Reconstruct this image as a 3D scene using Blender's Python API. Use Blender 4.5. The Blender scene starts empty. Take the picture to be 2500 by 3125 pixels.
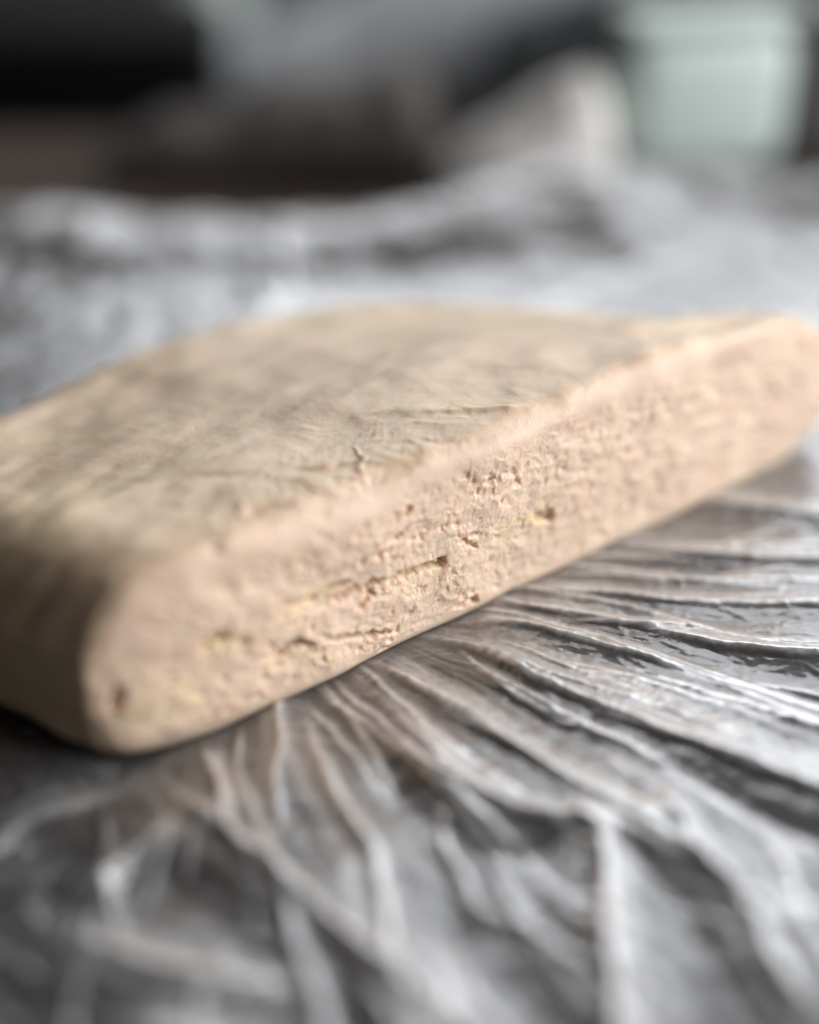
import bpy, math
import numpy as np

# ------------------------------------------------------------------ camera, world, lamps, exposure
sc = bpy.context.scene
sc.render.engine = 'CYCLES'
sc.cycles.use_denoising = True
sc.cycles.max_bounces = 10
sc.cycles.transparent_max_bounces = 16
sc.cycles.caustics_reflective = False
sc.cycles.caustics_refractive = False
C = sc.collection

cam_d = bpy.data.cameras.new('camera')
cam = bpy.data.objects.new('camera', cam_d)
C.objects.link(cam)
cam.location = (0.0, 0.0, 0.15)
cam.rotation_euler = (math.radians(60.0), 0.0, 0.0)
cam_d.sensor_fit = 'VERTICAL'
cam_d.sensor_height = 36.0
cam_d.lens = 50.0
cam_d.clip_start = 0.01
cam_d.clip_end = 20.0
cam_d.dof.use_dof = True
cam_d.dof.focus_distance = 0.253
cam_d.dof.aperture_fstop = 2.6
cam_d.dof.aperture_blades = 0
sc.camera = cam

world = bpy.data.worlds.new('World')
sc.world = world
world.use_nodes = True
bg = world.node_tree.nodes['Background']
bg.inputs['Color'].default_value = (1.0, 0.90, 0.80, 1)
bg.inputs['Strength'].default_value = 0.030


def area(name, loc, target, sx, sy, power, col):
    d = bpy.data.lights.new(name, 'AREA')
    d.shape = 'RECTANGLE'
    d.size, d.size_y = sx, sy
    d.energy = power
    d.color = col
    o = bpy.data.objects.new(name, d)
    C.objects.link(o)
    o.location = loc
    v = np.array(target) - np.array(loc)
    v = v / np.linalg.norm(v)
    o.rotation_euler = (math.acos(-v[2]), 0.0, math.atan2(v[0], -v[1]) if abs(v[2]) < 1 else 0)
    o.rotation_euler = __import__('mathutils').Vector(v).to_track_quat('-Z', 'Y').to_euler()
    return o


# the room's window, to the right of the table, and its dimmer neighbour further back
area('window_light', (1.10, 0.12, 0.44), (0.02, 0.24, 0.0), 1.1, 0.9, 19.5, (1.0, 0.985, 0.97))
area('back_window_light', (0.55, 1.75, 1.00), (0.05, 0.30, 0.0), 2.3, 1.3, 24.0, (0.97, 0.985, 1.0))

vs = sc.view_settings
vs.view_transform = 'Standard'
vs.look = 'None'
vs.exposure = 0.30
vs.gamma = 1.0
vs.use_curve_mapping = False

# ------------------------------------------------------------------ numeric noise
_M = np.uint64(0xFFFFFFFF)


def _hash(ix, iy, seed):
    h = (ix.astype(np.int64) * 374761393 + iy.astype(np.int64) * 668265263 + seed * 2147483647) & 0xFFFFFFFF
    h = h.astype(np.uint64)
    h = ((h ^ (h >> np.uint64(13))) * np.uint64(1274126177)) & _M
    h = ((h ^ (h >> np.uint64(16))) * np.uint64(2246822519)) & _M
    return ((h ^ (h >> np.uint64(15))) & _M).astype(np.float64) / 4294967295.0


def perlin(x, y, seed=0):
    xi, yi = np.floor(x), np.floor(y)
    fx, fy = x - xi, y - yi
    u = fx * fx * fx * (fx * (fx * 6 - 15) + 10)
    v = fy * fy * fy * (fy * (fy * 6 - 15) + 10)
    r = []
    for dy in (0, 1):
        for dx in (0, 1):
            a = _hash(xi + dx, yi + dy, seed) * 2 * math.pi
            r.append(np.cos(a) * (fx - dx) + np.sin(a) * (fy - dy))
    return 1.5 * ((r[0] * (1 - u) + r[1] * u) * (1 - v) + (r[2] * (1 - u) + r[3] * u) * v)


def fbm(x, y, seed=0, octs=4, gain=0.5):
    s, a = 0.0, 1.0
    for i in range(octs):
        s = s + a * perlin(x, y, seed + 17 * i)
        x, y, a = x * 2.03 + 5.1, y * 2.03 - 3.7, a * gain
    return s


def ridged(x, y, seed=0, octs=3, gain=0.5):
    s, a = 0.0, 1.0
    for i in range(octs):
        s = s + a * (1.0 - np.abs(perlin(x, y, seed + 31 * i))) ** 3
        x, y, a = x * 2.1 + 1.3, y * 2.1 + 8.1, a * gain
    return s


def worley(x, y, seed=0):
    """F1, F2 and the random value of the nearest cell."""
    xi, yi = np.floor(x), np.floor(y)
    f1 = np.full(x.shape, 9.0)
    f2 = np.full(x.shape, 9.0)
    rv = np.zeros(x.shape)
    for dy in (-1, 0, 1):
        for dx in (-1, 0, 1):
            cx, cy = xi + dx, yi + dy
            px = cx + _hash(cx, cy, seed)
            py = cy + _hash(cx, cy, seed + 7)
            d = np.hypot(px - x, py - y)
            near = d < f1
            f2 = np.where(near, f1, np.minimum(f2, d))
            rv = np.where(near, _hash(cx, cy, seed + 13), rv)
            f1 = np.where(near, d, f1)
    return f1, f2, rv


def sstep(a, b, x):
    t = np.clip((x - a) / (b - a), 0, 1)
    return t * t * (3 - 2 * t)


def polydist(x, y, pts):
    """distance to a polyline, signed side, and 0..1 run along it"""
    pts = np.array(pts, float)
    seg = np.hypot(*(pts[1:] - pts[:-1]).T)
    tot = seg.sum()
    best = np.full(x.shape, 1e9)
    side = np.zeros(x.shape)
    run = np.zeros(x.shape)
    acc = 0.0
    for i in range(len(seg)):
        a, b = pts[i], pts[i + 1]
        d = (b - a) / seg[i]
        t = np.clip((x - a[0]) * d[0] + (y - a[1]) * d[1], 0, seg[i])
        ex, ey = x - (a[0] + t * d[0]), y - (a[1] + t * d[1])
        dist = np.hypot(ex, ey)
        m = dist < best
        best = np.where(m, dist, best)
        side = np.where(m, np.sign(d[0] * ey - d[1] * ex), side)
        run = np.where(m, (acc + t) / tot, run)
        acc += seg[i]
    return best, side, run


# ------------------------------------------------------------------ mesh and material helpers
def grid_mesh(name, verts, quads, smooth=True):
    me = bpy.data.meshes.new(name)
    nv, nq = len(verts), len(quads)
    me.vertices.add(nv)
    me.vertices.foreach_set('co', np.ascontiguousarray(verts, np.float32).ravel())
    me.loops.add(nq * 4)
    me.loops.foreach_set('vertex_index', np.ascontiguousarray(quads, np.int32).ravel())
    me.polygons.add(nq)
    me.polygons.foreach_set('loop_start', np.arange(nq, dtype=np.int32) * 4)
    me.update(calc_edges=True)
    me.polygons.foreach_set('use_smooth', np.full(nq, smooth))
    me.validate()
    return me


def grid_quads(ni, nj, off=0, flip=False):
    i, j = np.meshgrid(np.arange(ni - 1), np.arange(nj - 1), indexing='ij')
    a = (i * nj + j + off).ravel()
    q = np.stack([a, a + nj, a + nj + 1, a + 1], 1)
    return q[:, ::-1] if flip else q


def vnormals(v, q):
    fn = np.cross(v[q[:, 2]] - v[q[:, 0]], v[q[:, 3]] - v[q[:, 1]])
    n = np.zeros_like(v)
    for k in range(4):
        for c in range(3):
            n[:, c] += np.bincount(q[:, k], fn[:, c], len(v))
    return n / np.maximum(np.linalg.norm(n, axis=1, keepdims=True), 1e-20)


def attr(me, name, vals):
    a = me.attributes.new(name, 'FLOAT', 'POINT')
    a.data.foreach_set('value', np.ascontiguousarray(vals, np.float32))


def link(name, me, m, parent=None, loc=None):
    o = bpy.data.objects.new(name, me)
    C.objects.link(o)
    if m is not None:
        me.materials.append(m)
    o.parent = parent
    if loc is not None:
        o.location = loc
    return o


def tag(o, label, cat, group=None, kind=None):
    o['label'] = label
    o['category'] = cat
    if group:
        o['group'] = group
    if kind:
        o['kind'] = kind
    return o


class NT:
    def __init__(self, name):
        self.m = bpy.data.materials.new(name)
        self.m.use_nodes = True
        self.t = self.m.node_tree
        self.t.nodes.clear()
        self.out = self.t.nodes.new('ShaderNodeOutputMaterial')

    def n(self, typ, ins=None, **props):
        nd = self.t.nodes.new(typ)
        for k, v in props.items():
            setattr(nd, k, v)
        for k, v in (ins or {}).items():
            if isinstance(v, bpy.types.NodeSocket):
                self.t.links.new(v, nd.inputs[k])
            else:
                nd.inputs[k].default_value = v
        return nd

    def ramp(self, fac, stops):
        r = self.n('ShaderNodeValToRGB', {'Fac': fac})
        el = r.color_ramp.elements
        while len(el) < len(stops):
            el.new(0.5)
        for e, (p, c) in zip(el, stops):
            e.position = p
            e.color = (*c, 1) if len(c) == 3 else c
        return r.outputs['Color']

    def mix(self, f, a, b):
        nd = self.t.nodes.new('ShaderNodeMix')
        nd.data_type = 'RGBA'
        for s, v in ((nd.inputs[0], f), (nd.inputs[6], a), (nd.inputs[7], b)):
            if isinstance(v, bpy.types.NodeSocket):
                self.t.links.new(v, s)
            else:
                s.default_value = v if not isinstance(v, tuple) else (*v[:3], 1)
        return nd.outputs[2]

    def noise(self, scale, detail=4, rough=0.55, vec=None, dist=0.0):
        if vec is None:
            vec = self.n('ShaderNodeTexCoord').outputs['Object']
        return self.n('ShaderNodeTexNoise', {'Vector': vec, 'Scale': scale, 'Detail': detail, 'Roughness': rough, 'Distortion': dist}).outputs['Fac']

    def done(self, shader):
        self.t.links.new(shader, self.out.inputs['Surface'])
        return self.m


def simple_mat(name, c1, c2, scale, rough, bump=0.0, spec=0.5):
    k = NT(name)
    f = k.noise(scale, 5)
    col = k.mix(f, c1, c2)
    ins = {'Base Color': col, 'Roughness': rough, 'Specular IOR Level': spec}
    if bump:
        b = k.n('ShaderNodeBump', {'Height': k.noise(scale * 6, 4), 'Strength': bump, 'Distance': 0.001})
        ins['Normal'] = b.outputs['Normal']
    return k.done(k.n('ShaderNodeBsdfPrincipled', ins).outputs['BSDF'])


def dough_material():
    k = NT('raw_dough')
    cut = k.n('ShaderNodeAttribute', attribute_name='cut').outputs['Fac']
    but = k.n('ShaderNodeAttribute', attribute_name='butter').outputs['Fac']
    big = k.noise(42, 3)
    mid = k.noise(170, 4)
    fine = k.noise(900, 3)
    skin = k.mix(k.ramp(big, [(0.32, (0, 0, 0)), (0.68, (1, 1, 1))]), (0.71, 0.535, 0.385), (0.745, 0.58, 0.425))
    skin = k.mix(k.ramp(k.noise(75, 4), [(0.45, (0, 0, 0)), (0.66, (0.6, 0.6, 0.6))]), skin, (0.64, 0.475, 0.345))
    skin = k.mix(k.ramp(mid, [(0.42, (0, 0, 0)), (0.72, (0.7, 0.7, 0.7))]), skin, (0.75, 0.625, 0.47))
    skin = k.mix(k.ramp(k.noise(30, 2, 0.5, None, 0.8), [(0.54, (0, 0, 0)), (0.72, (0.55, 0.55, 0.55))]), skin, (0.72, 0.60, 0.39))
    crumb = k.mix(k.ramp(mid, [(0.35, (0, 0, 0)), (0.66, (1, 1, 1))]), (0.745, 0.565, 0.445), (0.775, 0.61, 0.48))
    crumb = k.mix(k.ramp(fine, [(0.5, (0, 0, 0)), (0.8, (0.5, 0.5, 0.5))]), crumb, (0.785, 0.64, 0.51))
    crumb = k.mix(but, crumb, (0.82, 0.67, 0.43))
    col = k.mix(cut, skin, crumb)
    tcs = k.n('ShaderNodeTexCoord').outputs['Object']
    vor = k.n('ShaderNodeTexVoronoi', {'Vector': tcs, 'Scale': 420.0})
    rare = k.n('ShaderNodeMath', {0: k.n('ShaderNodeSeparateColor', {0: vor.outputs['Color']}).outputs[0], 1: 0.975}, operation='GREATER_THAN').outputs[0]
    dot = k.n('ShaderNodeMath', {0: vor.outputs['Distance'], 1: 0.085}, operation='LESS_THAN').outputs[0]
    speck = k.n('ShaderNodeMath', {0: rare, 1: dot}, operation='MULTIPLY').outputs[0]
    col = k.mix(k.n('ShaderNodeMath', {0: speck, 1: 0.75}, operation='MULTIPLY').outputs[0], col, (0.20, 0.10, 0.05))   # bran specks
    bump = k.n('ShaderNodeBump', {'Height': k.noise(1800, 3), 'Strength': 0.25, 'Distance': 0.0002})
    rgh = k.n('ShaderNodeMapRange', {'Value': mid, 'To Min': 0.36, 'To Max': 0.56}).outputs[0]
    p = k.n('ShaderNodeBsdfPrincipled', {
        'Base Color': col, 'Roughness': rgh, 'Specular IOR Level': 0.38,
        'Subsurface Weight': 0.85, 'Subsurface Radius': (1.0, 0.42, 0.20), 'Subsurface Scale': 0.0017,
        'Normal': bump.outputs['Normal']})
    return k.done(p.outputs['BSDF'])


def film_material():
    k = NT('cling_film')
    tc = k.n('ShaderNodeTexCoord').outputs['Object']
    n1 = k.noise(260, 4, 0.6, tc, 0.6)
    n2 = k.noise(1500, 3, 0.6, tc)
    h = k.n('ShaderNodeMath', {0: n1, 1: k.n('ShaderNodeMath', {0: n2, 1: 0.25}, operation='MULTIPLY').outputs[0]}, operation='ADD').outputs[0]
    warp = k.n('ShaderNodeVectorMath', {0: tc, 1: k.n('ShaderNodeVectorMath', {0: k.n('ShaderNodeTexNoise', {'Vector': tc, 'Scale': 120.0, 'Detail': 2.0}).outputs['Color'], 'Scale': 0.006}, operation='SCALE').outputs[0]}, operation='ADD').outputs[0]
    v1 = k.n('ShaderNodeTexVoronoi', {'Vector': warp, 'Scale': 130.0}).outputs['Distance']
    v2 = k.n('ShaderNodeTexVoronoi', {'Vector': warp, 'Scale': 310.0}).outputs['Distance']
    vs_ = k.n('ShaderNodeMath', {0: v1, 1: k.n('ShaderNodeMath', {0: v2, 1: 0.4}, operation='MULTIPLY').outputs[0]}, operation='ADD').outputs[0]
    b0 = k.n('ShaderNodeBump', {'Height': vs_, 'Strength': 0.12, 'Distance': 0.0012}).outputs['Normal']     # small flat facets, sharp edges
    bump = k.n('ShaderNodeBump', {'Height': h, 'Strength': 0.22, 'Distance': 0.0005, 'Normal': b0}).outputs['Normal']
    facing = k.n('ShaderNodeLayerWeight', {'Blend': 0.5, 'Normal': bump}).outputs['Facing']
    dust = k.ramp(k.noise(700, 6, 0.7, tc), [(0.48, (0, 0, 0)), (0.72, (1, 1, 1))])
    milk = k.n('ShaderNodeMapRange', {'Value': facing, 'From Min': 0.25, 'From Max': 1.0, 'To Min': 0.07, 'To Max': 0.40}).outputs[0]
    milk = k.n('ShaderNodeMath', {0: k.n('ShaderNodeMath', {0: dust, 1: 0.07}, operation='MULTIPLY').outputs[0], 1: milk}, operation='ADD').outputs[0]
    crs = k.n('ShaderNodeAttribute', attribute_name='crease_glint').outputs['Fac']       # fold glints painted in as milky white, plus whitening of creased plastic
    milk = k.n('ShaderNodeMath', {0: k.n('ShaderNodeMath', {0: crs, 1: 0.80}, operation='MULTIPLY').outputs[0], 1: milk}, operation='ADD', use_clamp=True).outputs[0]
    clear = k.n('ShaderNodeBsdfTransparent', {'Color': (0.93, 0.93, 0.93, 1)}).outputs[0]
    dif = k.n('ShaderNodeBsdfDiffuse', {'Color': (0.90, 0.91, 0.93, 1), 'Normal': bump}).outputs[0]
    trl = k.n('ShaderNodeBsdfTranslucent', {'Color': (0.90, 0.91, 0.93, 1), 'Normal': bump}).outputs[0]
    scat = k.n('ShaderNodeMixShader', {0: 0.25, 1: dif, 2: trl}).outputs[0]
    body = k.n('ShaderNodeMixShader', {0: milk, 1: clear, 2: scat}).outputs[0]
    g1 = k.n('ShaderNodeBsdfGlossy', {'Color': (0.96, 0.97, 1.0, 1), 'Roughness': 0.09, 'Normal': bump}).outputs[0]
    g2 = k.n('ShaderNodeBsdfGlossy', {'Color': (0.96, 0.97, 1.0, 1), 'Roughness': 0.36, 'Normal': bump}).outputs[0]
    gl = k.n('ShaderNodeMixShader', {0: 0.45, 1: g1, 2: g2}).outputs[0]
    fr = k.n('ShaderNodeFresnel', {'IOR': 1.5, 'Normal': bump}).outputs[0]
    fr = k.n('ShaderNodeMapRange', {'Value': fr, 'From Min': 0.0, 'From Max': 0.6, 'To Min': 0.05, 'To Max': 0.90}).outputs[0]
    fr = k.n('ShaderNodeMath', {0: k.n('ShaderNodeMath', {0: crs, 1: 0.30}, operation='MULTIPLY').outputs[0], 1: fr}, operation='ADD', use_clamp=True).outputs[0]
    return k.done(k.n('ShaderNodeMixShader', {0: fr, 1: body, 2: gl}).outputs[0])


# ------------------------------------------------------------------ setting: the dark worktop
def rounded_slab(name, cx, cy, z0, sx, sy, sz, r, mat, rz=0.0, parent=None, seg=5, wob=0.0, taper=1.0, seed=1):
    """box with rounded edges (bmesh bevel) and an optional soft unevenness"""
    import bmesh
    bm = bmesh.new()
    bmesh.ops.create_cube(bm, size=1.0)
    for v in bm.verts:
        t = taper if v.co.z > 0 else 1.0
        v.co = (v.co.x * sx * t, v.co.y * sy * t, (v.co.z + 0.5) * sz)
    if wob:
        bmesh.ops.subdivide_edges(bm, edges=bm.edges[:], cuts=14, use_grid_fill=True)
        co = np.array([v.co[:] for v in bm.verts])
        w = fbm(co[:, 0] * 28 + seed, co[:, 1] * 28 + co[:, 2] * 40, seed, 3) * wob
        inner = np.array([sx / 2 - r, sy / 2 - r])
        for v, d in zip(bm.verts, w):
            q = np.clip([v.co.x, v.co.y, v.co.z], [-inner[0], -inner[1], r], [inner[0], inner[1], sz - r])
            e = np.array(v.co) - q
            L = np.linalg.norm(e)
            if L > 1e-9:
                e = e / L * min(L, r)
            v.co = q + e
            if v.co.z > r:
                v.co.z += d * (v.co.z / sz)
    else:
        bmesh.ops.bevel(bm, geom=bm.edges[:], offset=r, segments=seg, profile=0.5, affect='EDGES')
    me = bpy.data.meshes.new(name)
    bm.to_mesh(me)
    bm.free()
    me.polygons.foreach_set('use_smooth', np.full(len(me.polygons), True))
    o = link(name, me, mat, parent, (cx, cy, z0))
    o.rotation_euler.z = rz
    return o


tm = simple_mat('dark_worktop', (0.046, 0.034, 0.027), (0.072, 0.055, 0.045), 9.0, 0.7, 0.05, 0.04)
top = rounded_slab('table', 0.0, 0.178, -0.03, 1.8, 0.775, 0.03, 0.004, tm)
top['kind'] = 'structure'
bm_ = simple_mat('dark_bench', (0.020, 0.020, 0.021), (0.034, 0.033, 0.033), 7.0, 0.6, 0.05, 0.2)
low = rounded_slab('bench', 0.0, 1.42, -0.235, 2.6, 1.6, 0.03, 0.004, bm_)
low['kind'] = 'structure'

# ------------------------------------------------------------------ cling film spread on the worktop
def axis(stops):
    """non-uniform samples: list of (start, end, step)"""
    out = [stops[0][0]]
    for a, b, st in stops:
        n = max(1, int(round((b - a) / st)))
        out.extend(list(a + (b - a) * (np.arange(n) + 1) / n))
    return np.array(out)


FX = axis([(-0.26, -0.07, 0.0016), (-0.07, 0.10, 0.00036), (0.10, 0.30, 0.0014)])
FY = axis([(0.06, 0.115, 0.0011), (0.115, 0.175, 0.00055), (0.175, 0.25, 0.00036), (0.25, 0.34, 0.0008), (0.34, 0.52, 0.0011)])

MAIN = [  # fold crest polylines on the worktop: points, height, width on the left of the run, width on the right
    ([(0.0194, 0.2264), (0.0433, 0.2230), (0.0770, 0.2219), (0.12, 0.2225)], 0.0026, 0.0052, 0.0030),
    ([(0.036, 0.2418), (0.0585, 0.2393), (0.0807, 0.2369), (0.13, 0.232)], 0.0026, 0.0060, 0.0034),
    ([(0.0120, 0.2225), (0.0333, 0.2166), (0.0504, 0.2103), (0.0726, 0.2044), (0.11, 0.196)], 0.0032, 0.0060, 0.0030),
    ([(0.0070, 0.2160), (0.0239, 0.2124), (0.0417, 0.2034), (0.05, 0.198)], 0.0024, 0.0045, 0.0026),
    ([(0.0010, 0.2120), (0.0134, 0.2053), (0.0305, 0.1913), (0.0476, 0.1786), (0.0632, 0.1670), (0.09, 0.147)], 0.0052, 0.0135, 0.0044),
    ([(-0.0090, 0.2050), (0.0083, 0.1895), (0.0233, 0.1730), (0.0369, 0.1598), (0.05, 0.145)], 0.0036, 0.0062, 0.0040),
    ([(-0.0100, 0.1990), (-0.0044, 0.1913), (0.0077, 0.1707), (0.0155, 0.1640), (0.0259, 0.1625), (0.0285, 0.1590), (0.0274, 0.1422), (0.0264, 0.1268), (0.026, 0.09)], 0.0050, 0.0055, 0.0050),
    ([(-0.0218, 0.1960), (-0.0212, 0.1895), (-0.0205, 0.1700), (-0.0196, 0.1584)], 0.0042, 0.0026, 0.0040),
    ([(-0.0170, 0.1880), (-0.0153, 0.1778), (-0.0058, 0.1550), (-0.0023, 0.1393), (0.0, 0.12)], 0.0044, 0.0042, 0.0062),
    ([(-0.0390, 0.1720), (-0.0342, 0.1655), (-0.0204, 0.1516), (-0.0090, 0.1393), (0.0021, 0.1268), (0.02, 0.105)], 0.0046, 0.0052, 0.0060),
    ([(-0.0750, 0.1450), (-0.0603, 0.1550), (-0.0569, 0.1612), (-0.0448, 0.1685)], 0.0040, 0.0060, 0.0056),
    ([(-0.0460, 0.1440), (-0.0415, 0.1523), (-0.0348, 0.1626)], 0.0036, 0.0044, 0.0044),
    ([(0.0360, 0.1720), (0.0395, 0.1670), (0.0430, 0.1530), (0.0477, 0.1410), (0.052, 0.12)], 0.0038, 0.0044, 0.0044),
    ([(0.0520, 0.1620), (0.0540, 0.1550), (0.0548, 0.1422), (0.058, 0.12)], 0.0034, 0.0036, 0.0040),
    ([(0.0520, 0.2650), (0.0623, 0.2602), (0.0851, 0.2547), (0.13, 0.247)], 0.0034, 0.0070, 0.0038),
    ([(-0.0330, 0.1800), (-0.0300, 0.1700), (-0.0270, 0.1600)], 0.0026, 0.0040, 0.0034),
    ([(-0.0500, 0.1400), (-0.0300, 0.1330), (-0.0120, 0.1290)], 0.0026, 0.0060, 0.0060),
    ([(-0.0400, 0.1250), (-0.0200, 0.1180), (0.0000, 0.1080)], 0.0036, 0.0070, 0.0060),
]


def film_height(X, Y):
    mx, my = X * 1000, Y * 1000                                   # millimetres
    wx = X + 0.0008 * fbm(mx / 16, my / 16, 3, 2)
    wy = Y + 0.0008 * fbm(mx / 16, my / 16, 9, 2)
    h = 0.0018 + 0.0010 * fbm(mx / 45, my / 45, 21, 2)
    acc = np.zeros_like(X)
    crease_glint = np.zeros_like(X)
    rs = np.random.RandomState(5)
    folds = [(p, a, l, r) for p, a, l, r in MAIN]
    cx, cy = -0.040, 0.237                                        # the folds fan out from under the dough
    for k in range(44):                                          # finer pleats between the main ones
        th = math.radians(rs.uniform(-92, 6))
        r0 = 0.045 + 0.085 * rs.uniform(0, 1) ** 1.6
        ln = rs.uniform(0.025, 0.075)
        bend = rs.uniform(-0.25, 0.25)
        p, q = [], np.array([cx + r0 * math.cos(th), cy + r0 * math.sin(th)])
        a = th + rs.uniform(-0.16, 0.16)
        for i in range(4):
            p.append(tuple(q))
            q = q + ln / 3 * np.array([math.cos(a), math.sin(a)])
            a += bend / 3
        folds.append((p, rs.uniform(0.0003, 0.0011), rs.uniform(0.0007, 0.0026), rs.uniform(0.0007, 0.0020)))
    for k in range(45):                                          # hair-thin creases
        th = math.radians(rs.uniform(-95, 12))
        r0 = 0.05 + 0.09 * rs.uniform(0, 1)
        ln = rs.uniform(0.008, 0.035)
        a = th + rs.uniform(-0.45, 0.45)
        q = np.array([cx + r0 * math.cos(th), cy + r0 * math.sin(th)])
        folds.append(([tuple(q), tuple(q + ln * 0.5 * np.array([math.cos(a), math.sin(a)])), tuple(q + ln * np.array([math.cos(a + 0.12), math.sin(a + 0.12)]))],
                      rs.uniform(0.0004, 0.0011), rs.uniform(0.0004, 0.0012), rs.uniform(0.0004, 0.0012)))
    for k in range(30):                                           # crumples of the film behind and left of the dough
        q = np.array([rs.uniform(-0.24, 0.28), rs.uniform(0.29, 0.44)])
        a = rs.uniform(0, 2 * math.pi)
        ln = rs.uniform(0.03, 0.10)
        p = []
        for i in range(4):
            p.append(tuple(q))
            q = q + ln / 3 * np.array([math.cos(a), math.sin(a)])
            a += rs.uniform(-0.5, 0.5)
        folds.append((p, rs.uniform(0.0004, 0.0016), rs.uniform(0.004, 0.012), rs.uniform(0.004, 0.012)))
    for p, a, wl, wr in folds:
        P = np.array(p)
        m = 3.0 * max(wl, wr) + 0.003
        sel = (X > P[:, 0].min() - m) & (X < P[:, 0].max() + m) & (Y > P[:, 1].min() - m) & (Y < P[:, 1].max() + m)
        if not sel.any():
            continue
        d, s, t = polydist(wx[sel], wy[sel], p)
        w = np.where(s > 0, wl, wr)
        e = 0.06
        u = np.sqrt((d / w) ** 2 + e * e) - e
        pin = np.sqrt((d / (0.0006 + 0.16 * w)) ** 2 + 0.04) - 0.2          # a pinched pleat on a broad, shallow rise
        prof = 0.27 * np.maximum(1 - u / 1.9, 0.0) + 0.13 * np.maximum(1 - pin / 1.5, 0.0)
        tap = sstep(-0.02, 0.22, t) * (1 - 0.75 * sstep(0.7, 1.0, t)) + 0.12
        near = 0.95 + 0.35 * (1 - sstep(0.13, 0.19, Y[sel]))
        acc[sel] += a * tap * prof * near
        crest = np.exp(-(d / (0.00030 + 0.13 * min(wl, wr))) ** 2)  # pale line painted along the crest in place of a glint
        lap = (1 - sstep(0.55, 0.95, d / max(wl, wr))) * (s * (wl - wr) >= 0) * (0.36 if a > 0.002 else 0.06)   # folded-over film, several layers thick, with the folds' broad sheen painted in
        crease_glint[sel] = np.maximum(crease_glint[sel], np.maximum(crest, lap) * np.clip(tap, 0, 1))
    h = h + acc
    # fine creasing, stronger on the slopes of the folds
    ang = np.arctan2(Y - cy, X - cx)
    rad = np.hypot(X - cx, Y - cy) * 1000
    fan = sstep(-1.9, -1.5, ang) * (1 - sstep(0.05, 0.35, ang))
    pl = ridged(ang * 17 + 0.5 * fbm(mx / 20, my / 20, 4, 2), rad / 38, 51, 3, 0.55)
    h += fan * 0.00016 * pl * sstep(30, 70, rad)
    cr = ridged(mx / 9 + 0.6 * fbm(mx / 8, my / 8, 33, 2), my / 9, 61, 3, 0.5)
    h += (0.00016 + 0.0002 * (1 - fan)) * cr
    h += 0.00004 * ridged(mx / 2.4, my / 2.4, 77, 2)
    h += sstep(0.315, 0.36, Y) * 0.0006 * fbm(mx / 13, my / 16, 65, 3)
    # the far flap of the film, pushed up behind the dough on the right
    g = np.exp(-((X - 0.050 - 0.35 * (Y - 0.44)) / 0.036) ** 2 - ((Y - 0.440) / 0.036) ** 2)
    h += 0.017 * g + 0.0012 * g * ridged(mx / 18 + 0.7 * fbm(mx / 18, my / 18, 45, 2), my / 24, 47, 2)
    h += 0.006 * np.exp(-((Y - 0.418 - 0.010 * np.sin(X * 30)) / 0.022) ** 2) * (1 - sstep(0.0, 0.05, X))
    h += 0.007 * np.exp(-((Y - 0.455) / 0.020) ** 2) * sstep(0.06, 0.10, X)
    h += 0.0025 * sstep(0.34, 0.42, Y) * (0.5 + fbm(X * 22, Y * 22, 91, 3))
    return h, crease_glint * (0.55 + 0.45 * sstep(-0.5, 0.5, fbm(mx / 1.6, my / 1.6, 95, 3) + 0.1))


DF = np.array([-0.0456, 0.1708])                                  # dough: front-left end of the cut
DU = np.array([0.7667, 0.6420])
DN = np.array([0.6420, -0.7667])                                    # out of the cut face
DL = 0.1793
DT = 0.0345
BASE_Z = 0.0011


def coons_setup():
    def curve(pts):
        pts = np.array(pts, float)
        # smooth by Catmull-Rom, re-sampled by length
        P = np.vstack([2 * pts[0] - pts[1], pts, 2 * pts[-1] - pts[-2]])
        out = []
        for i in range(1, len(P) - 2):
            t = np.linspace(0, 1, 24, endpoint=False)[:, None]
            a, b, c, d = P[i - 1], P[i], P[i + 1], P[i + 2]
            out.append(0.5 * (2 * b + (c - a) * t + (2 * a - 5 * b + 4 * c - d) * t ** 2 + (3 * b - a - 3 * c + d) * t ** 3))
        out = np.vstack(out + [P[-2][None]])
        s = np.r_[0, np.cumsum(np.hypot(*np.diff(out, axis=0).T))]
        return lambda t: np.stack([np.interp(t * s[-1], s, out[:, 0]), np.interp(t * s[-1], s, out[:, 1])], -1)
    R = DF + DU * DL
    Lc = (-0.100, 0.2165)
    R2 = (0.083, 0.295)
    front = curve([DF, DF + DU * DL * 0.33 + DN * 0.0006, DF + DU * DL * 0.66 + DN * 0.0010, R])
    back = curve([Lc, (-0.0885, 0.252), (-0.060, 0.293), (-0.029, 0.313), (0.012, 0.309), (0.050, 0.303), R2])
    left = curve([DF, (-0.0745, 0.1905), Lc])
    right = curve([R, (0.0915, 0.292), R2])
    c00, c10, c01, c11 = DF, R, np.array(Lc), np.array(R2)

    def f(a, b):
        A, B = a[:, None], b[:, None]
        return ((1 - B) * front(a) + B * back(a) + (1 - A) * left(b) + A * right(b)
                - ((1 - A) * (1 - B) * c00 + A * (1 - B) * c10 + (1 - A) * B * c01 + A * B * c11))
    return f


FOOT = coons_setup()


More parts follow.
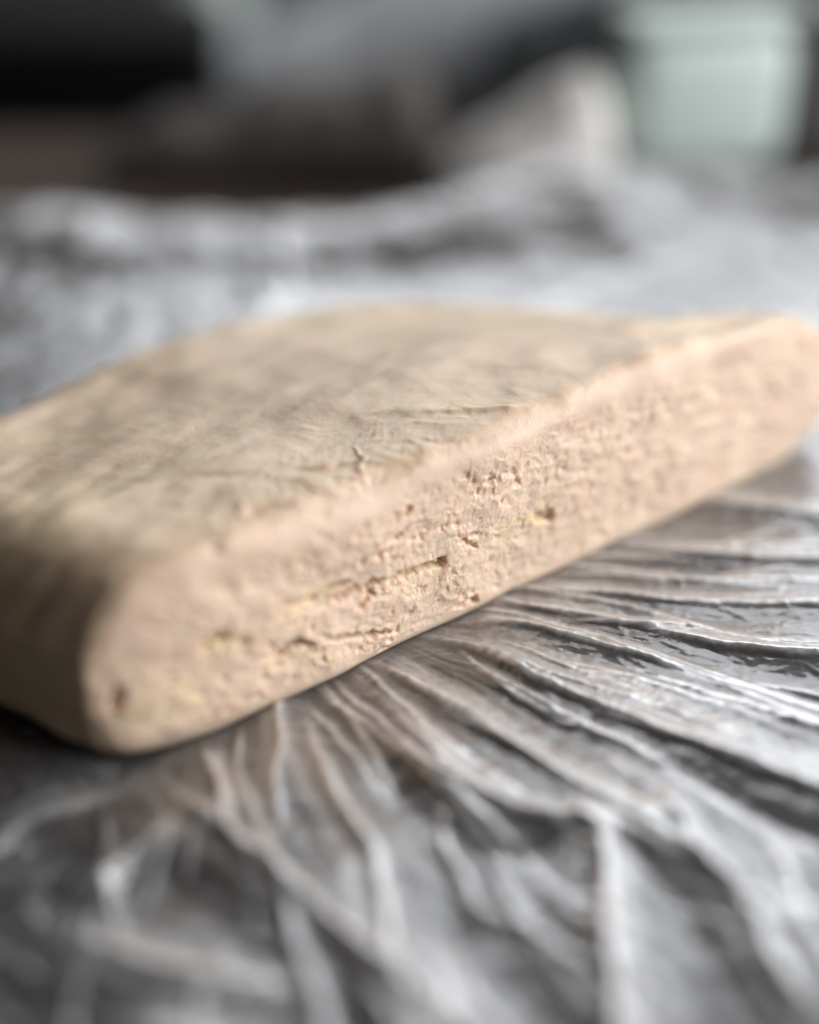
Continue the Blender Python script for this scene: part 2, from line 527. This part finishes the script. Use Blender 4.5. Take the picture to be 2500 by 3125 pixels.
def in_dough(X, Y, grow=0.0):
    aa = np.linspace(0, 1, 60)
    z, o = np.zeros(60), np.ones(60)
    ring = np.vstack([FOOT(aa, z), FOOT(o, aa), FOOT(aa[::-1], o), FOOT(z, aa[::-1])])
    inside = np.zeros(X.shape, bool)
    for (x0, y0), (x1, y1) in zip(ring, np.roll(ring, -1, 0)):
        if y0 == y1:
            continue
        c = ((y0 > Y) != (y1 > Y)) & (X < (x1 - x0) * (Y - y0) / (y1 - y0) + x0)
        inside ^= c
    d, _, _ = polydist(X, Y, np.vstack([ring, ring[:1]])[::4])
    return np.where(inside, -d, d)


def build_film():
    X, Y = np.meshgrid(FX, FY, indexing='ij')
    # ragged outline; the sheet reaches further back in the middle
    X = X + fbm(Y * 30, Y * 0, 11, 3) * 0.006 * sstep(0.2, 0.28, np.abs(X))
    end = 0.445 + 0.026 * sstep(0.0, 0.06, X) + 0.006 * fbm(X * 26, X * 0, 12, 3)
    Y = np.where(Y > 0.30, 0.30 + (Y - 0.30) * (end - 0.30) / (FY[-1] - 0.30), Y)
    h, crease_glint = film_height(X, Y)
    sd = in_dough(X, Y)
    # pressed flat by the dough's weight, free of it a few millimetres outside
    k = sstep(-0.007, 0.001, sd)
    h = 0.0006 + (h - 0.0006) * k
    h = np.maximum(h, 0.0004)
    V = np.stack([X.ravel(), Y.ravel(), h.ravel()], 1)
    me = grid_mesh('cling_film', V, grid_quads(len(FX), len(FY), flip=False))
    attr(me, 'crease_glint', (crease_glint * k).ravel())
    o = link('cling_film', me, film_material())
    return tag(o, 'crumpled clear plastic film with radiating folds spread under the dough', 'plastic film')


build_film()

# ------------------------------------------------------------------ the slab of dough
CRACKS = [  # crack lines on the cut face, in mm along and up the face: points, depth, half-width, recess below
    ([(41.5, 16.4), (45.6, 16.3), (50.6, 16.0), (53.5, 15.6), (57.2, 15.1), (63.6, 14.3), (66, 14.2)], 3.6, 0.75, 0.85),
    ([(31.5, 19.7), (34.7, 18.9), (38.4, 18.5), (41.5, 18.9), (44.6, 19.0)], 3.0, 0.58, 0.35),
    ([(26.5, 11.7), (30.3, 11.3), (32.4, 11.7), (36.9, 10.4)], 3.2, 0.80, 0.5),
    ([(15.5, 17.8), (17.8, 19.2), (21.0, 18.4)], 2.6, 0.85, 0.1),
    ([(87.8, 14.5), (93.5, 13.0)], 2.2, 0.70, 0.1),
    ([(39.1, 10.3), (44, 8.6), (48.3, 6.9), (53.4, 5.4)], 2.4, 0.55, 0.5),
    ([(56.8, 26.7), (58.6, 26.8)], 2.0, 0.55, 0.0),
    ([(53.0, 23.3), (55.7, 23.2), (57.5, 24.2)], 1.6, 0.50, 0.2),
    ([(50.0, 21.6), (51.8, 21.6)], 1.3, 0.80, 0.0),
    ([(69.0, 3.8), (71.5, 4.6), (73.9, 3.9)], 1.5, 0.55, 0.3),
    ([(1.6, 12.6), (2.3, 16.1)], 2.0, 0.9, 0.0),
    ([(51.5, 2.3), (53.5, 2.4)], 1.4, 0.7, 0.0),
    ([(69.2, 16.7), (71.0, 16.0), (73.4, 14.2)], 1.2, 0.5, 0.1),
    ([(75, 25.4), (77.4, 25.0)], 1.1, 0.6, 0.0),
    ([(82.0, 23.0), (83.4, 22.4)], 1.2, 0.7, 0.0),
    ([(22.8, 16.5), (24.2, 15.7)], 1.3, 1.0, 0.0),
    ([(46.5, 13.0), (49.5, 14.2), (51.0, 14.0)], 1.3, 0.6, 0.2),
]
BUTTER = [(38, 19.4, 7, 1.8), (33, 18, 5, 2.2), (19, 17.5, 4.5, 2.6), (33, 10.0, 5, 1.5), (61, 13.2, 5, 1.2), (84, 15.2, 8, 2.6), (90, 13, 4, 2),
          (5, 12, 3, 5), (12, 11, 5, 3)]


def crumb_height(s, z):
    """relief of the torn cut face in mm, s along, z up (mm)"""
    ws = s + 1.2 * fbm(s / 4.5, z / 4.5, 101, 3)
    wz = z + 0.8 * fbm(s / 4.5, z / 4.5, 111, 3)
    sm = sstep(1.5, 5.5, z + 0.9 * fbm(s / 9, z * 0, 5, 2)) * (1 - sstep(26.5, 32.0, z + 1.8 * fbm(s / 9, z * 0, 6, 2)))
    sm = sm * (0.5 + 0.5 * sstep(2, 16, s))
    den = sstep(-0.55, 0.55, fbm(ws / 13, wz / 6, 161, 3))        # pits come in clusters, smooth tongues between
    den = den * (1 - 0.55 * sstep(58, 105, s))
    h = 0.60 * fbm(s / 24, z / 11, 121, 2) + sm * 0.20 * fbm(ws / 6, wz / 3, 123, 3)
    n = fbm(ws / 2.9, wz / 1.55, 131, 4, 0.5)
    h -= sm * 0.36 * sstep(0.0, 0.34, n - 0.78 + 0.50 * den) * (0.45 + 0.55 * np.clip(n + 0.5, 0, 1))
    n = fbm(ws / 1.25 + 9, wz / 0.80, 141, 3, 0.5)
    h -= sm * 0.20 * sstep(0.0, 0.36, n - 0.84 + 0.55 * den)
    f1, f2, rv = worley(ws / 2.6, wz / 1.9, 145)
    h -= sm * 0.42 * (1 - sstep(0.14, 0.42, f1)) * (rv > 0.86)
    q = fbm(ws / 4.2 + 3, wz / 2.1, 151, 3, 0.5) * 2.6
    fl = np.floor(q)
    h += sm * 0.25 * (fl + sstep(0.40, 0.60, q - fl)) / 2.6       # torn tongues: small cliffs
    h += (0.12 + 0.88 * sm) * (0.35 + 0.65 * den) * 0.095 * fbm(ws / 0.9, wz / 0.7, 171, 3, 0.6)
    h += 0.020 * fbm(s / 0.45, z / 0.45, 181, 2)
    for pts, dep, w, step in CRACKS:
        d, side, t = polydist(s + 0.45 * fbm(s / 2.0, z / 2.0, 191, 3), z + 0.6 * fbm(s / 3.0, z / 1.6, 193, 3), pts)
        ww = w * (0.65 + 0.7 * np.abs(fbm(s / 3.0, z * 0, 195, 2))) * np.sqrt(np.clip(1.15 - (2 * t - 1) ** 2, 0.05, 1))
        h -= dep * np.exp(-(d / np.maximum(ww, 0.14)) ** 2)
        e = np.sin(np.clip(t, 0, 1) * math.pi)
        h -= step * e * np.exp(-(d / 3.2) ** 2) * (side < 0)       # the layer below a crack sits further in
        h += 0.20 * e * np.exp(-((d - 1.1) / 0.9) ** 2) * (side > 0)
    return h


WRINK = [  # creases of the top skin: mm along the cut, mm back from it; height (mm), width (mm)
    ([(56.9, 12.0), (55.0, 7.4), (52.0, 5.0), (50.4, 0.8)], 0.42, 0.42),
    ([(43.2, 14.0), (48.5, 11.0), (57.9, 3.6), (62, 1)], 0.24, 0.45),
    ([(40.8, 14.5), (42.3, 7.6), (42.8, 4.6), (45.6, 2.6)], 0.34, 0.42),
    ([(42.3, 8), (37, 6.5), (32, 7.0)], 0.22, 0.5),
    ([(31.9, 10.6), (29.6, 7.2), (27.1, 7.0)], 0.34, 0.5),
    ([(26.0, 6.8), (30.8, 6.2), (36.8, 4.4)], -1.1, 1.3),
    ([(31.0, 5.2), (35.0, 4.4), (39.5, 2.8)], 0.35, 0.9),
    ([(20.8, 2.2), (21.4, 0.2)], -1.4, 1.25),
    ([(8, 10), (16, 8), (24, 7.2)], 0.30, 1.0),
    ([(2, 20), (14, 16), (26, 9.5)], 0.30, 1.0),
    ([(5, 6.5), (7.5, 4.2)], 0.6, 2.2),
    ([(11, 7.4), (12.5, 5)], -0.5, 1.2),
    ([(46, 9.8), (50, 8.0), (53, 6.0)], -0.55, 1.6),
    ([(44, 6.4), (50, 2.6), (53, 0.8)], -0.30, 0.8),
    ([(64, 20), (74, 12), (84, 4)], 0.30, 1.4),
    ([(76, 10), (82, 6), (88, 2)], 0.35, 1.2),
    ([(60, 9), (66, 5), (72, 1)], -0.35, 1.2),
    ([(30, 26), (36, 20), (40, 15)], -0.30, 1.2),
    ([(22, 24), (25, 17), (27, 12)], -0.22, 0.9),
]


def skin_height(s, t):
    """relief of the top skin in mm; s along the cut, t back from it (mm)"""
    h = 0.9 * fbm(s / 34, t / 30, 201, 2) + 0.42 * fbm(s / 15, t / 12, 203, 2)
    ws = s + 3.0 * fbm(s / 15, t / 15, 205, 2)
    wt = t + 3.0 * fbm(s / 15, t / 15, 207, 2)
    zone = np.exp(-((s - 46) / 24) ** 2 - ((t - 5) / 12) ** 2)
    patch = sstep(0.0, 0.6, fbm(s / 18, t / 14, 209, 2))
    r1 = ridged((ws * 0.75 + wt * 0.65) / 5.5, (-ws * 0.65 + wt * 0.75) / 16.0, 211, 2)
    r2 = ridged((ws * 0.95 - wt * 0.30) / 15.0, (ws * 0.30 + wt * 0.95) / 5.0, 213, 2)
    h += (0.02 + 0.17 * zone + 0.07 * patch) * r1 + (0.03 + 0.13 * zone + 0.09 * patch) * r2
    r3 = ridged((ws * 0.80 + wt * 0.6) / 8.0, (-ws * 0.6 + wt * 0.8) / 1.5, 215, 2)
    h += 0.13 * zone * r3 + 0.020 * fbm(s / 1.6, t / 1.6, 217, 3) + 0.03 * ridged(ws / 4.0, wt / 3.0, 218, 2) + 0.10 * fbm(s / 6.5, t / 5.5, 219, 2)
    for pts, a, w in WRINK:
        d, side, u = polydist(s + 0.9 * fbm(s / 5, t / 5, 221, 2), t + 0.9 * fbm(s / 5, t / 5, 223, 2), pts)
        e = np.exp(-(d / (w * (0.7 + 0.5 * np.abs(fbm(s / 6, t / 6, 225, 2))))) ** 2)
        h += a * e * (0.35 + 0.65 * np.sin(np.clip(u, 0.02, 0.98) * math.pi))
    return h


TOPS = [37.0, 37.4, 36.6, 36.2, 36.0, 36.2, 38.8, 39.2, 38.6, 37.6, 35.0]      # height of the rim along the cut (mm)


def build_dough():
    D = 0.095
    xs = axis([(0.0, 0.012, 0.0005), (0.012, 0.028, 0.0003), (0.028, 0.092, 0.00019), (0.092, 0.125, 0.00035), (0.125, DL, 0.0007)])
    ys = axis([(0.0, 0.004, 0.0002), (0.004, 0.022, 0.00026), (0.022, 0.045, 0.0005), (0.045, D, 0.0013)])
    zs = axis([(0.0, DT, 0.00021)])
    nx, ny, nz = len(xs), len(ys), len(zs)

    # box surface with shared edge vertices: index grid per face, welded through integer keys
    def face(fixed, val, A, B):
        a, b = np.meshgrid(np.arange(A), np.arange(B), indexing='ij')
        k = np.full(a.shape, val)
        if fixed == 'x':
            return np.stack([k, a, b], -1)
        if fixed == 'y':
            return np.stack([a, k, b], -1)
        return np.stack([a, b, k], -1)
    faces = [(face('y', 0, nx, nz), False), (face('y', ny - 1, nx, nz), True), (face('z', nz - 1, nx, ny), False),
             (face('z', 0, nx, ny), True), (face('x', 0, ny, nz), True), (face('x', nx - 1, ny, nz), False)]
    keys, quads, off = [], [], 0
    for g, flip in faces:
        keys.append(g.reshape(-1, 3))
        quads.append(grid_quads(g.shape[0], g.shape[1], off, flip))
        off += g.shape[0] * g.shape[1]
    keys = np.vstack(keys)
    quads = np.vstack(quads)
    code = (keys[:, 0].astype(np.int64) * 4096 + keys[:, 1]) * 4096 + keys[:, 2]
    u, first, inv = np.unique(code, return_index=True, return_inverse=True)
    K = keys[first]
    Q = inv.ravel()[quads]
    P = np.stack([xs[K[:, 0]], ys[K[:, 1]], zs[K[:, 2]]], 1)

    # rounding: large at the folded sides, small along the cut
    # the cut's upper and lower rims are tight; the roll at the folded sides is not
    roll = 1 - sstep(0.002, 0.034, np.minimum(np.minimum(P[:, 0], DL - P[:, 0]), D - P[:, 1]))
    one = np.ones(len(P))
    lo = np.stack([0.0180 * one, 0.0045 + 0.0022 * (1 - sstep(0.0, 0.022, P[:, 0])), 0.0035 + 0.0050 * roll], 1)
    hi = np.stack([DL - 0.0220 * one, D - 0.016 * one, DT - 0.0060 - 0.0115 * roll], 1)
    q = np.clip(P, lo, hi)
    rad = np.where(P < q, lo, np.array([DL, D, DT]) - hi)
    d = (P - q) / rad
    x2, y2, z2 = d[:, 0] ** 2, d[:, 1] ** 2, d[:, 2] ** 2
    r = np.stack([d[:, 0] * np.sqrt(np.maximum(1 - y2 / 2 - z2 / 2 + y2 * z2 / 3, 0)),
                  d[:, 1] * np.sqrt(np.maximum(1 - x2 / 2 - z2 / 2 + x2 * z2 / 3, 0)),
                  d[:, 2] * np.sqrt(np.maximum(1 - x2 / 2 - y2 / 2 + x2 * y2 / 3, 0))], 1)
    S = q + r * rad
    front = (K[:, 1] == 0)
    s_mm, z_mm, t_mm = S[:, 0] * 1000 - 1.3, S[:, 2] * 1000, S[:, 1] * 1000
    # footprint and a slightly uneven thickness
    xy = FOOT(S[:, 0] / DL, S[:, 1] / D) + DN * ((0.45 * fbm(s_mm / 17, z_mm / 26, 303, 2) - 0.4 * sstep(20, 34, z_mm) * np.abs(fbm(s_mm / 24, s_mm * 0, 305, 2))) * 0.001 * (1 - sstep(0.004, 0.02, S[:, 1])))[:, None]
    thick = np.interp(s_mm, [0, 6, 17, 29, 42, 51, 78, 102, 129, 154, 178], np.array(TOPS) / 34.5)
    thick = thick + 0.03 * fbm(S[:, 0] * 18, S[:, 1] * 18, 301, 2) - ((0.23 + 0.07 * np.exp(-((s_mm - 92) / 45) ** 2)) * sstep(0.018, 0.080, S[:, 1]) + 0.11 * sstep(118, 160, s_mm) * sstep(0.006, 0.050, S[:, 1])) * np.clip((thick - 0.70) * 3.0, 0, 1)
    V = np.stack([xy[:, 0], xy[:, 1], S[:, 2] * thick], 1)
    N = vnormals(V, Q)
    # relief
    wcut = np.clip(N[:, :2] @ DN, 0, 1) ** 1.5 * (1 - sstep(0.0035, 0.0055, S[:, 1]))
    wtop = sstep(0.15, 0.75, N[:, 2])
    sides = np.clip(1 - wcut - wtop, 0, 1)
    lo_f = 0.9 * fbm(s_mm / 26 + t_mm / 19, z_mm / 12, 311, 3)
    disp = np.zeros(len(V))
    cm = wcut > 0.01
    disp[cm] += wcut[cm] * crumb_height(s_mm[cm], z_mm[cm])
    tmk = wtop > 0.01
    t_arc = t_mm - (DT * 1000 - z_mm) * 0.8
    disp[tmk] += wtop[tmk] * (skin_height(s_mm[tmk], t_arc[tmk]) - 0.3)
    disp += sides * lo_f
    keep = sstep(0.0, 0.004, V[:, 2])                              # the underside stays flat on the film
    V = V + N * (disp * keep * 0.001)[:, None]
    V[:, 2] = np.maximum(V[:, 2], 0.0) + BASE_Z
    o_xy = np.array([V[:, 0].mean(), V[:, 1].mean(), BASE_Z])
    me = grid_mesh('dough_body', V - o_xy, Q)
    cutw = np.clip(N[:, :2] @ DN, 0, 1) * (1 - sstep(0.0030, 0.0052, S[:, 1]))
    attr(me, 'cut', sstep(0.15, 0.95, cutw + 0.35 * fbm(s_mm / 7, (z_mm + t_mm) / 5, 321, 3)))
    b = np.zeros(len(V))
    for s0, z0, a, c in BUTTER:
        b = np.maximum(b, np.exp(-((s_mm - s0) / a) ** 2 - ((z_mm - z0) / c) ** 2))
    b = b * wcut * sstep(-0.35, 0.35, fbm(s_mm / 2.6, z_mm / 1.6, 331, 3)) 
    attr(me, 'butter', np.clip(b * 0.95, 0, 1))
    root = bpy.data.objects.new('dough_slab', None)
    C.objects.link(root)
    root.location = o_xy
    root.empty_display_size = 0.02
    tag(root, 'thick slab of raw pale beige dough with a torn cut face, lying on plastic film', 'dough')
    link('body', me, dough_material(), root)
    # streaks of butter showing in the torn layers
    bk = NT('butter')
    bcol = bk.mix(bk.noise(700, 3), (0.82, 0.61, 0.34), (0.86, 0.69, 0.44))
    bmat = bk.done(bk.n('ShaderNodeBsdfPrincipled', {'Base Color': bcol, 'Roughness': 0.45, 'Subsurface Weight': 0.15,
                        'Subsurface Radius': (1.0, 0.5, 0.2), 'Subsurface Scale': 0.0012}).outputs['BSDF'])
    fi = np.where(front)[0]
    for k, (fs, fz, ln, th, tilt) in enumerate([(35.5, 19.9, 2.6, 0.55, -0.12), (40.5, 20.0, 2.2, 0.45, 0.10), (34.0, 9.9, 2.4, 0.60, -0.20),
                                                (18.6, 17.3, 2.2, 0.75, 0.05), (85.5, 15.4, 2.3, 0.60, -0.25), (59.5, 13.6, 2.0, 0.42, -0.10)]):
        d2 = (s_mm[fi] - fs) ** 2 + (z_mm[fi] - fz) ** 2
        near_v = fi[d2 < (0.8 * th + 0.4) ** 2]
        p = V[near_v].mean(0)
        lat, lon = np.meshgrid(np.linspace(0, math.pi, 15), np.linspace(0, 2 * math.pi, 25), indexing='ij')
        bx, bn, bz = np.cos(lat), np.sin(lat) * np.cos(lon), np.sin(lat) * np.sin(lon)
        rough = 1 + 0.30 * fbm(bx * 2.6 + 7 * k, bz * 2.0 + bn * 1.7, 401 + k, 3)
        bx, bn, bz = bx * ln * rough, bn * 0.50 * rough, bz * th * rough
        bx, bz = bx * math.cos(tilt) - bz * math.sin(tilt), bx * math.sin(tilt) + bz * math.cos(tilt)
        B = np.stack([(bx * DU[0] + bn * DN[0]).ravel(), (bx * DU[1] + bn * DN[1]).ravel(), bz.ravel()], 1) * 0.001
        bo = link('butter_streak', grid_mesh('butter_streak', B, grid_quads(15, 25, flip=True)), bmat, root)
        bo.location = p - o_xy - np.array([DN[0], DN[1], 0]) * 0.00033
    return root


build_dough()

# ------------------------------------------------------------------ things standing out of focus behind the film
def lathe(name, prof, mat, n=64, sx=1.0, sy=1.0, parent=None, loc=None):
    a = np.arange(n) / n * 2 * math.pi
    V = np.array([(r * math.cos(t) * sx, r * math.sin(t) * sy, z) for r, z in prof for t in a])
    m = len(prof)
    Qs = [(i * n + j, i * n + (j + 1) % n, (i + 1) * n + (j + 1) % n, (i + 1) * n + j) for i in range(m - 1) for j in range(n)]
    return link(name, grid_mesh(name, V, np.array(Qs)), mat, parent, loc)


BZ = -0.205                                                       # top of the lower bench


def heap(name, prof, y0, y1, z0, mat, r=0.012, seed=1, wob=0.004, parent=None, pw=0.35):
    """soft-topped solid: prof = (x, top height) points from left to right, standing on z0"""
    n, m = 60, 16
    xs = np.linspace(prof[0][0], prof[-1][0], n)
    tops = np.interp(xs, [p[0] for p in prof], [p[1] for p in prof])
    u = (xs - xs[0]) / (xs[-1] - xs[0])
    ex = np.sqrt(np.clip(1 - np.clip(1 - np.minimum(u, 1 - u) * (xs[-1] - xs[0]) / r, 0, 1) ** 2, 0, 1))
    ring = []
    for j in range(m):                                            # front foot, over the top, back foot
        t = j / (m - 1)
        a = math.pi * t
        yy = (y0 + y1) / 2 - (y1 - y0) / 2 * np.sign(math.cos(a)) * abs(math.cos(a)) ** pw
        hh = abs(math.sin(a)) ** pw
        ring.append((yy, hh))
    V = []
    for i in range(n):
        for yy, hh in ring:
            H = (tops[i] - z0) * (0.55 + 0.45 * ex[i])
            V.append((xs[i], (y0 + y1) / 2 + (yy - (y0 + y1) / 2) * (0.7 + 0.3 * ex[i]), H * hh))
    V = np.array(V)
    V[:, 2] += wob * fbm(V[:, 0] * 30 + seed, V[:, 1] * 30, seed, 3) * (V[:, 2] > 0.3 * V[:, 2].max())
    c = np.array([V[:, 0].mean(), V[:, 1].mean(), 0.0])
    q = grid_quads(n, m)
    caps = [[i0 * m + j, i0 * m + j + 1, i0 * m + m - 2 - j, i0 * m + m - 1 - j] for i0 in (0, n - 1) for j in range(m // 2 - 1)]
    bot = [[i * m, i * m + m - 1, (i + 1) * m + m - 1, (i + 1) * m] for i in range(n - 1)]
    me = grid_mesh(name, V - c, np.vstack([q, np.array(caps), np.array(bot)]))
    return link(name, me, mat, parent, (c[0], c[1], z0))


black = simple_mat('unlit_black', (0.003, 0.003, 0.004), (0.006, 0.006, 0.007), 30, 0.8, 0.1, 0.06)
o = rounded_slab('unlit_dark_block', -0.200, 0.78, BZ, 0.20, 0.12, 0.208, 0.012, black, math.radians(4))  # near-black block in place of the unlit space beyond the worktop
tag(o, 'black rounded block standing in for the unlit dark at the upper left behind the film', 'dark block')

grey = simple_mat('grey_cloth', (0.55, 0.58, 0.63), (0.68, 0.71, 0.76), 24, 0.8, 0.3, 0.2)
o = heap('grey_cloth', [(-0.145, -0.085), (-0.09, -0.045), (0.0, -0.002), (0.08, 0.040), (0.17, 0.080)], 0.94, 1.05, BZ, grey, seed=4)
tag(o, 'blue-grey heap of cloth slanting across the top of the picture', 'cloth')

dgrey = simple_mat('dark_cloth', (0.060, 0.054, 0.050), (0.090, 0.080, 0.075), 30, 0.8, 0.3, 0.2)
o = heap('dark_cloth', [(-0.110, 0.004), (-0.092, 0.014), (-0.045, 0.024), (-0.005, 0.031), (0.010, 0.028)], 0.490, 0.555, 0.0, dgrey, seed=9)
tag(o, 'dark grey-brown cloth heap behind the film, left of the middle', 'cloth')

mint = simple_mat('mint_plastic', (0.52, 0.62, 0.60), (0.56, 0.65, 0.63), 12, 0.5, 0.0, 0.4)
root = bpy.data.objects.new('mint_box', None)
C.objects.link(root)
root.location = (0.102, 0.508, 0.0)
root.rotation_euler.z = math.radians(16)
tag(root, 'pale mint-green box at the upper right behind the film', 'box')
rounded_slab('box_body', 0.0, 0.0, 0.0, 0.066, 0.026, 0.050, 0.012, mint, parent=root)
rounded_slab('lid', 0.0, 0.0, 0.0502, 0.064, 0.024, 0.005, 0.002, mint, parent=root)

white = simple_mat('white_paper', (0.84, 0.82, 0.81), (0.88, 0.87, 0.86), 40, 0.85, 0.3, 0.2)
o = heap('paper_towel', [(0.010, 0.004), (0.022, 0.014), (0.036, 0.026), (0.052, 0.037), (0.062, 0.038), (0.068, 0.030)], 0.470, 0.520, 0.0, white, r=0.006, seed=14, wob=0.003, pw=0.9)
o.rotation_euler.z = math.radians(10)
tag(o, 'crumpled white paper beside the mint-green box, behind the film', 'paper')

mauve = simple_mat('mauve_grey', (0.24, 0.215, 0.22), (0.29, 0.265, 0.27), 20, 0.6, 0.1, 0.3)
o = rounded_slab('grey_box', 0.186, 0.535, 0.0, 0.080, 0.050, 0.055, 0.006, mauve, math.radians(-6))
tag(o, 'mauve-grey block cut off by the right edge of the picture', 'box')

pale = simple_mat('pale_ceramic', (0.55, 0.61, 0.60), (0.60, 0.65, 0.63), 14, 0.4, 0.0, 0.5)
o = lathe('pale_jar', [(0.0, 0.0), (0.030, 0.0), (0.034, 0.005), (0.035, 0.16), (0.030, 0.185), (0.028, 0.20), (0.031, 0.21), (0.028, 0.214), (0.0, 0.214)], pale, loc=(-0.150, 1.08, BZ))
tag(o, 'pale jar just showing at the top edge above the black block', 'jar')

dark = simple_mat('dark_slate', (0.030, 0.035, 0.038), (0.046, 0.051, 0.054), 16, 0.7, 0.1, 0.1)
o = heap('dark_bag', [(0.035, -0.040), (0.055, -0.014), (0.12, 0.004), (0.21, 0.022), (0.26, 0.024)], 0.82, 0.90, BZ, dark, seed=21)
tag(o, 'dark slate-coloured bag at the top of the picture, above the mint-green box', 'bag')
